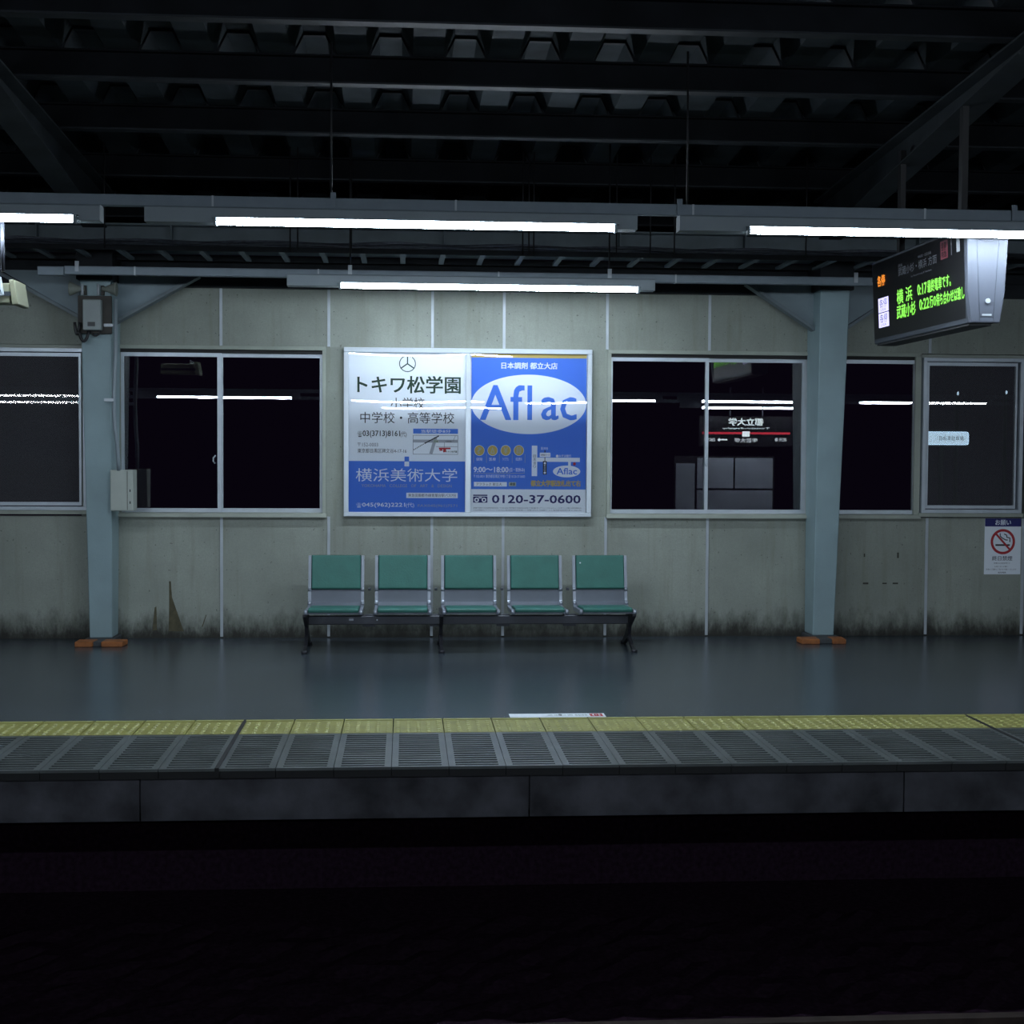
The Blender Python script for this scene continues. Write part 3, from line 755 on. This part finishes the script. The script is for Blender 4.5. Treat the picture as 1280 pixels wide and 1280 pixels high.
# --- right poster
o, P, U, V, T, R = sheet('poster', 'right poster, blue with gold top line and a large white oval reading Aflac', .577, 1.600, 1.085, 2.512, 589.3, 441.3, 733.4, 643.6, .008)
R(M['blue'], 589.6, 446.0, 733.1, 611.6, 1); R(M['gold'], 589.6, 441.8, 733.1, 447.3, 2)
T(M['white'], '日本調剤 都立大店', 626.8, 453, 696.5, 461, .03)
ex = U(661.2); P.ell(M['white'], ex, V(505.2, 661), U(732.9)-ex, .262, 2, 96)
T(M['blue'], 'Af', 601, 481.6, 655, 524.2, .018); T(M['blue'], 'l', 660, 482, 664.5, 524.2, .018); T(M['blue'], 'ac', 677, 496.5, 720.5, 524.6, .022)
for q, s_ in enumerate('?△￥目'):
    cxp = 599.8+16.4*q
    P.ell(M['gold'], U(cxp), V(562.8, cxp), .045, .047, 2, 32); P.ell(M['white'], U(cxp), V(562.8, cxp), .045, .047, 3, 32, hole=.93)
    T(M['palegreen'], s_, cxp-2.6, 558.8, cxp+2.6, 566.6, .02, 4)
    T(M['white'], ('保険', '医療', 'ライフプラン', '相談無料')[q], cxp-4, 571.7, cxp+4, 575.8)
for q in range(5): P.line(M['greyroad'], (U(592.7+16*q), V(567, 600)), (U(592.7+16*q), V(578, 600)), .003, 3)
T(M['white'], '9:00〜18:00', 592.8, 583.4, 636, 590, .03); T(M['white'], '(日・祝休み)', 637, 584.5, 656.3, 590.2, .01)
P.line(M['greyroad'], (U(592.6), V(591.4, 592)), (U(656.5), V(591.4, 656)), .004, 3)
T(M['white'], '〒152-0031 東京都目黒区中根1丁目 0120-37-0600', 592.8, 593, 656.8, 597.2, .004)
R(M['white'], 593.2, 602.2, 634.2, 607.8, 2); T(M['ink'], 'アフラック 都立大', 596, 603.2, 628, 606.8)
R(M['palegreen'], 636.6, 602.6, 645.8, 607.6, 2); T(M['ink'], '検索', 638, 603.2, 644.8, 606.9, .02)
R(M['white'], 665.2, 556.8, 672, 595, 2); R(M['white'], 672, 572.0, 725.5, 577.2, 2); R(M['white'], 710.8, 577, 714.2, 583, 2)
for q, s_ in enumerate('目黒通り'): T(M['grey_ink'], s_, 667, 568+4.4*q, 670.4, 571.8+4.4*q)
T(M['white'], '至渋谷', 676.5, 558.6, 685.5, 562); R(M['white'], 675.2, 565.7, 688.5, 571.2, 2); T(M['ink'], '東横線ガード', 676.3, 567, 687.4, 570)
P.line(M['ink'], (U(681.6), V(562.5, 681)), (U(681.6), V(565.5, 681)), .010, 3); P.line(M['ink'], (U(681.6), V(571.2, 681)), (U(681.6), V(577, 681)), .006, 4)
R(M['ink'], 679.2, 576.3, 684, 593, 4); P.ell(M['white'], U(681.6), V(578.8, 681), .010, .010, 5, 16); P.ell(M['white'], U(681.6), V(590.8, 681), .010, .010, 5, 16)
for q, s_ in enumerate('都立大学'): T(M['white'], s_, 680.4, 580.4+2.3*q, 682.8, 582.4+2.3*q, 0, 5)
P.ell(M['white'], U(697), V(570, 697), .012, .012, 3, 16); T(M['white'], 'みずほ銀行', 699, 568.2, 714.5, 571.6)
P.ell(M['red'], U(718.7), V(579.8, 718), .013, .014, 3, 16)
P.ell(M['white'], U(709), V(589.3, 709), .122, .052, 3, 48); T(M['blue'], 'Aflac', 696.5, 585, 721.8, 593, .02, 4)
T(M['gold'], '都立大学駅改札出て右', 664.2, 600.5, 726.5, 608, .05, 4)
# telephone band
R(M['navy'], 592.3, 618, 610, 628, 2); R(M['white'], 592.3, 619.6, 610, 620.4, 3)
for cxp in (596.6, 605.8):
    P.ell(M['white'], U(cxp), V(624.6, cxp), .021, .020, 3, 24); P.ell(M['navy'], U(cxp), V(624.6, cxp), .010, .010, 4, 20)
R(M['white'], 599, 621.2, 603.2, 622.6, 3)
T(M['navy'], '0120-37-0600', 616, 619, 726.5, 629, .035)
T(M['grey_ink'], '募集代理店 日本調剤株式会社 〒100-0005 東京都千代田区丸の内1丁目9番1号 グラントウキョウノースタワー37階 引受保険会社', 592.5, 634.2, 728, 636)
T(M['grey_ink'], '引受保険会社 アフラック 〒163-0456 東京都新宿区西新宿2-1-1 新宿三井ビル お客様サービス 東京都渋谷区恵比寿 03-3344-2701', 592.5, 637, 728, 638.8)
P.finish(o, {'print_blue': 'blue_print', 'print_gold': 'gold_print', 'poster_paper_white': 'white_print', 'print_red': 'red_print'})

# ---------------------------------------------------------------- no smoking sign
o = thing(empty('no_smoking_sign', (5.252, W, .557)), 'white no smoking notice with navy heading below the right window', 'sign')
obj('plate', MB().box(0, .338, -.006, 0, 0, .510), M['white'], o)
P = Print(lambda u, v, lay: Vector((u, -.006-.0005*lay, v)))
H = .51; U = lambda a: (a-165)/685*.338; V = lambda d: H-(d-112)/(1170-112)*H
P.rect(M['navy'], 0, V(265), .338, .51, 1)
P.text(M['white'], 'お願い', U(360), V(240), U(655), V(140), 2, .02)
P.ell(M['red'], U(508), V(552), .114, .115, 2, 56, hole=.80)
P.rect(M['ink'], U(368), V(632), U(640), V(600), 1)
pw = [(455, 395), (455, 445), (490, 480), (560, 520), (600, 520)]
for a, c in zip(pw, pw[1:]): P.line(M['ink'], (U(a[0]), V(a[1])), (U(c[0]), V(c[1])), .009, 1)
pw = [(530, 405), (580, 430), (580, 470), (640, 480), (640, 560)]
for a, c in zip(pw, pw[1:]): P.line(M['ink'], (U(a[0]), V(a[1])), (U(c[0]), V(c[1])), .009, 1)
P.line(M['red'], (U(362), V(390)), (U(655), V(715)), .018, 3)
P.text(M['grey_ink'], '終日禁煙', U(310), V(910), U(692), V(822), 1, .02)
P.text(M['grey_ink'], '駅構内は全面禁煙です', U(345), V(972), U(655), V(942), 1)
P.text(M['grey_ink'], 'お客さまにお願い', U(360), V(1035), U(620), V(1008), 1)
P.text(M['grey_ink'], '皆様のご理解とご協力をお願いいたします', U(200), V(1090), U(775), V(1060), 1)
P.text(M['grey_ink'], '東急電鉄', U(425), V(1150), U(580), V(1120), 1, .02)
P.finish(o, {'print_navy': 'navy_print', 'print_red': 'prohibition_ring'})

# ---------------------------------------------------------------- sticker on the platform floor
o = thing(empty('floor_sticker', (.652, 8.962, 0)), 'long white floor sticker with a red patch beside the yellow tiles', 'sticker')
obj('film', MB().box(0, .60, 0, .125, 0, .0015), M['white'], o)
P = Print(lambda u, v, lay: Vector((u, v, .0015+.0005*lay)))
P.rect(M['red'], .505, .018, .585, .112, 1); P.text(M['white'], '4・5', .52, .035, .57, .095, 2, .02)
P.text(M['grey_ink'], '各駅停車', .41, .04, .49, .09, 1, 0); P.text(M['grey_ink'], '乗車位置', .235, .05, .40, .08, 1, 0)
P.ell(M['grey_ink'], .32, .072, .012, .03, 1, 20)
P.finish(o, {'print_red': 'red_patch'})

# ---------------------------------------------------------------- bench
bench = thing(empty('waiting_bench', (0, 12.2, 0)), 'five-seat platform bench with green padded seats and silver-grey frames under the posters', 'bench')
def seat_meshes():
    R = {}
    # shell: bent sheet, back leaning to the wall, seat forward
    hw = .222; prof = [(-.33, .333), (.08, .318), (.135, .340), (.155, .372), (.225, .752)]
    b = MB(); th = .012
    up = [(y, z) for y, z in prof]; lo = [(y+.006 if i > 2 else y, z-th if i < 3 else z-.004) for i, (y, z) in enumerate(prof)]
    lo = [(-.33, .321), (.083, .306), (.146, .331), (.167, .368), (.237, .750)]
    b.prism(up+lo[::-1], -hw, hw, 'x'); R['seat'] = b.mesh('seat', M['seat_grey'])
    b = MB()
    d = Vector((0, .070, .380)).normalized(); n = Vector((0, -d.z, d.y))
    base = Vector((0, .172, .478))
    def P3(a, c, e): return base + Vector((a, 0, 0)) + d*c + n*e
    vs = [b.bm.verts.new(P3(a, c, e)) for a in (-.205, .205) for c in (0, .285) for e in (0, .042)]
    for f in ((0, 1, 3, 2), (4, 6, 7, 5), (0, 4, 5, 1), (2, 3, 7, 6), (0, 2, 6, 4), (1, 5, 7, 3)): b.bm.faces.new([vs[q] for q in f])
    R['back_pad'] = b.mesh('back_pad', M['green'], .013, 3)
    b = MB(); vs = [b.bm.verts.new(P3(a, c, e)) for a in (-.209, .209) for c in (-.004, .289) for e in (.002, .018)]
    for f in ((0, 1, 3, 2), (4, 6, 7, 5), (0, 4, 5, 1), (2, 3, 7, 6), (0, 2, 6, 4), (1, 5, 7, 3)): b.bm.faces.new([vs[q] for q in f])
    R['back_piping'] = b.mesh('back_piping', M['green_edge'], .004)
    b = MB(); b.prism([(-.345, .334), (.06, .322), (.06, .352), (-.325, .372), (-.352, .358)], -.203, .203, 'x')
    R['seat_pad'] = b.mesh('seat_pad', M['green'], .010, 2)
    for s in (-1, 1):
        b = MB()
        xo = s*.222
        pr = [(-.35, .322), (.10, .300), (.15, .325), (.175, .37), (.245, .758), (.215, .758), (.146, .385), (.118, .350), (.07, .338), (-.35, .352)]
        b.prism(pr, xo-.012 if s < 0 else xo-.012, xo+.012, 'x')
        b.tube([(xo-.014, -.335, .335), (xo+.014, -.335, .335)], .022, 10); b.tube([(xo-.014, .165, .475), (xo+.014, .165, .475)], .016, 8)
        b.tube([(xo-.014, .125, .36), (xo+.014, .125, .36)], .018, 8)
        R['side_frame%d' % s] = b.mesh('side_frame', M['arm'])
    return R
SM = seat_meshes()
for x in (-.579, -.018, .541, 1.103, 1.664):
    s = put('seat', SM['seat'], bench, (x, 0, 0))
    put('seat_pad', SM['seat_pad'], s); put('back_pad', SM['back_pad'], s); put('back_piping', SM['back_piping'], s)
    put('side_frame', SM['side_frame-1'], s); put('side_frame', SM['side_frame1'], s)
for x in (-.298, .262, .822, 1.383):
    obj('connector', MB().box(x-.055, x+.055, -.04, .02, .185, .285).box(x-.012, x+.012, .13, .17, .47, .49), M['beam'], bench, bevel=.003)
obj('beam', MB().box(-.80, 1.90, -.075, -.015, .205, .278), M['beam'], bench, bevel=.006)
for x in (-.812, .300, 1.885):
    b = MB()
    b.prism([(-.09, .30), (-.335, .318), (-.335, .300), (-.10, .19), (-.06, .12), (-.20, .05), (-.345, .022), (-.345, 0), (-.28, 0), (-.03, .085), (.20, .0), (.27, 0), (.27, .022), (.12, .09), (.01, .17), (.03, .26), (.13, .31), (.10, .325)], x-.014, x+.014, 'x')
    b.tube([(x, -.33, 0), (x, -.33, .025)], .026, 10); b.tube([(x, .255, 0), (x, .255, .025)], .026, 10)
    obj('leg', b, M['leg'], bench)
for x in (-.45,): obj('asset_label', MB().box(x-.012, x+.025, -.077, -.075, .24, .255), M['arm'], bench)
obj('asset_label', MB().box(-.235, -.225, -.078, -.075, .24, .25), M['white'], bench)
obj('asset_label', MB().box(1.480, 1.492, .12, .122, .70, .71), M['white'], bench)

# ---------------------------------------------------------------- beyond the windows
o = thing(empty('lit_signboard', (5.72, 16, 1.75)), 'small glowing white signboard in the dark street behind the right screened window', 'signboard')
obj('face', MB().box(0, .58, -.03, 0, 0, .15), M['outer_sign'], o, bevel=.03, seg=2)
P = Print(lambda u, v, lay: Vector((u, -.032-.001*lay, v)))
P.text(M['grey_ink'], '自転車駐車場', .24, .05, .52, .10, 1, 0); P.finish(o, {})
obj('case', MB().box(-.02, .60, 0, .12, -.02, .17).box(.27, .31, .02, .06, -2.05, -.02), M['black'], o)
for (x, z, lab) in ((7.72, 2.50, 'tiny white street lamp glint in the dark behind the right screened window, middle'), (8.42, 2.52, 'tiny white street lamp glint high at the right of the screened window')):
    l = thing(empty('street_lamp', (x, 20, 0)), lab, 'street lamp')
    obj('globe', MB().tube([(0, 0, z-.025), (0, 0, z-.01), (0, 0, z+.01), (0, 0, z+.025)], .02, 8, radii=[.006, .014, .014, .006]), M['outer_sign'], l)
    obj('pole', MB().tube([(0, .03, -.3), (0, .03, z+.02)], .03, 8), M['black'], l)
    obj('base_plate', MB().box(-.1, .1, -.07, .13, -.32, -.3), M['black'], l)
struct(obj('ground_behind_wall', MB().box(XL-3, XR+8, 13.1, 30, -.6, -.3), M['ballast']))

# ---------------------------------------------------------------- on the opposite platform, seen as reflections
o = thing(empty('station_sign', (6.42, -1.35, 1.83)), 'dark lit station name sign with red line on the opposite platform, mirrored in the window', 'sign')
obj('case', MB().box(-.90, .90, -.06, 0, 0, .58), M['black'], o, bevel=.01)
P = Print(lambda u, v, lay: Vector((-u, .001*lay, v)))     # faces the far platform, reads correctly from there
P.text(M['station_ink'], '都立大学', -.33, .40, .33, .54, 1, .03)
P.text(M['station_ink'], 'Toritsu-daigaku', -.45, .325, .45, .365, 1, .0)
P.rect(M['station_red'], -.85, .235, .85, .275, 1); P.rect(M['station_ink'], -.07, .19, .07, .29, 2)
P.text(M['station_ink'], '祐天寺', -.78, .10, -.55, .17, 1, 0); P.text(M['station_ink'], '学芸大学', -.22, .08, .22, .16, 1, .0)
P.line(M['station_ink'], (.36, .13), (.50, .13), .02, 1); P.poly(M['station_ink'], ((.50, .165), (.50, .095), (.55, .13)), 1)
P.text(M['station_ink'], '自由が丘', .60, .10, .82, .17, 1, 0)
P.finish(o, {'station_sign_red': 'red_line'})
for x in (-.3, .32): obj('hanger', MB().box(x-.012, x+.012, -.04, -.015, .58, 1.12), M['strip'], o)
o = thing(empty('notice_board', (7.0, -4.4, 0)), 'grey two-part notice board on the opposite platform, dimly mirrored in the window', 'notice board')
for x0, x1, z0, z1 in ((-.90, -.12, .98, 1.62), (-.08, .72, .98, 1.62), (-.90, .72, .10, .94), (-1.35, -.95, .1, 1.5)):
    obj('panel', MB().box(x0, x1, -.03, 0, z0, z1), M['board_grey'], o, bevel=.004)
obj('frame', MB().box(-1.38, .76, -.08, -.03, .0, 1.66), M['black'], o)
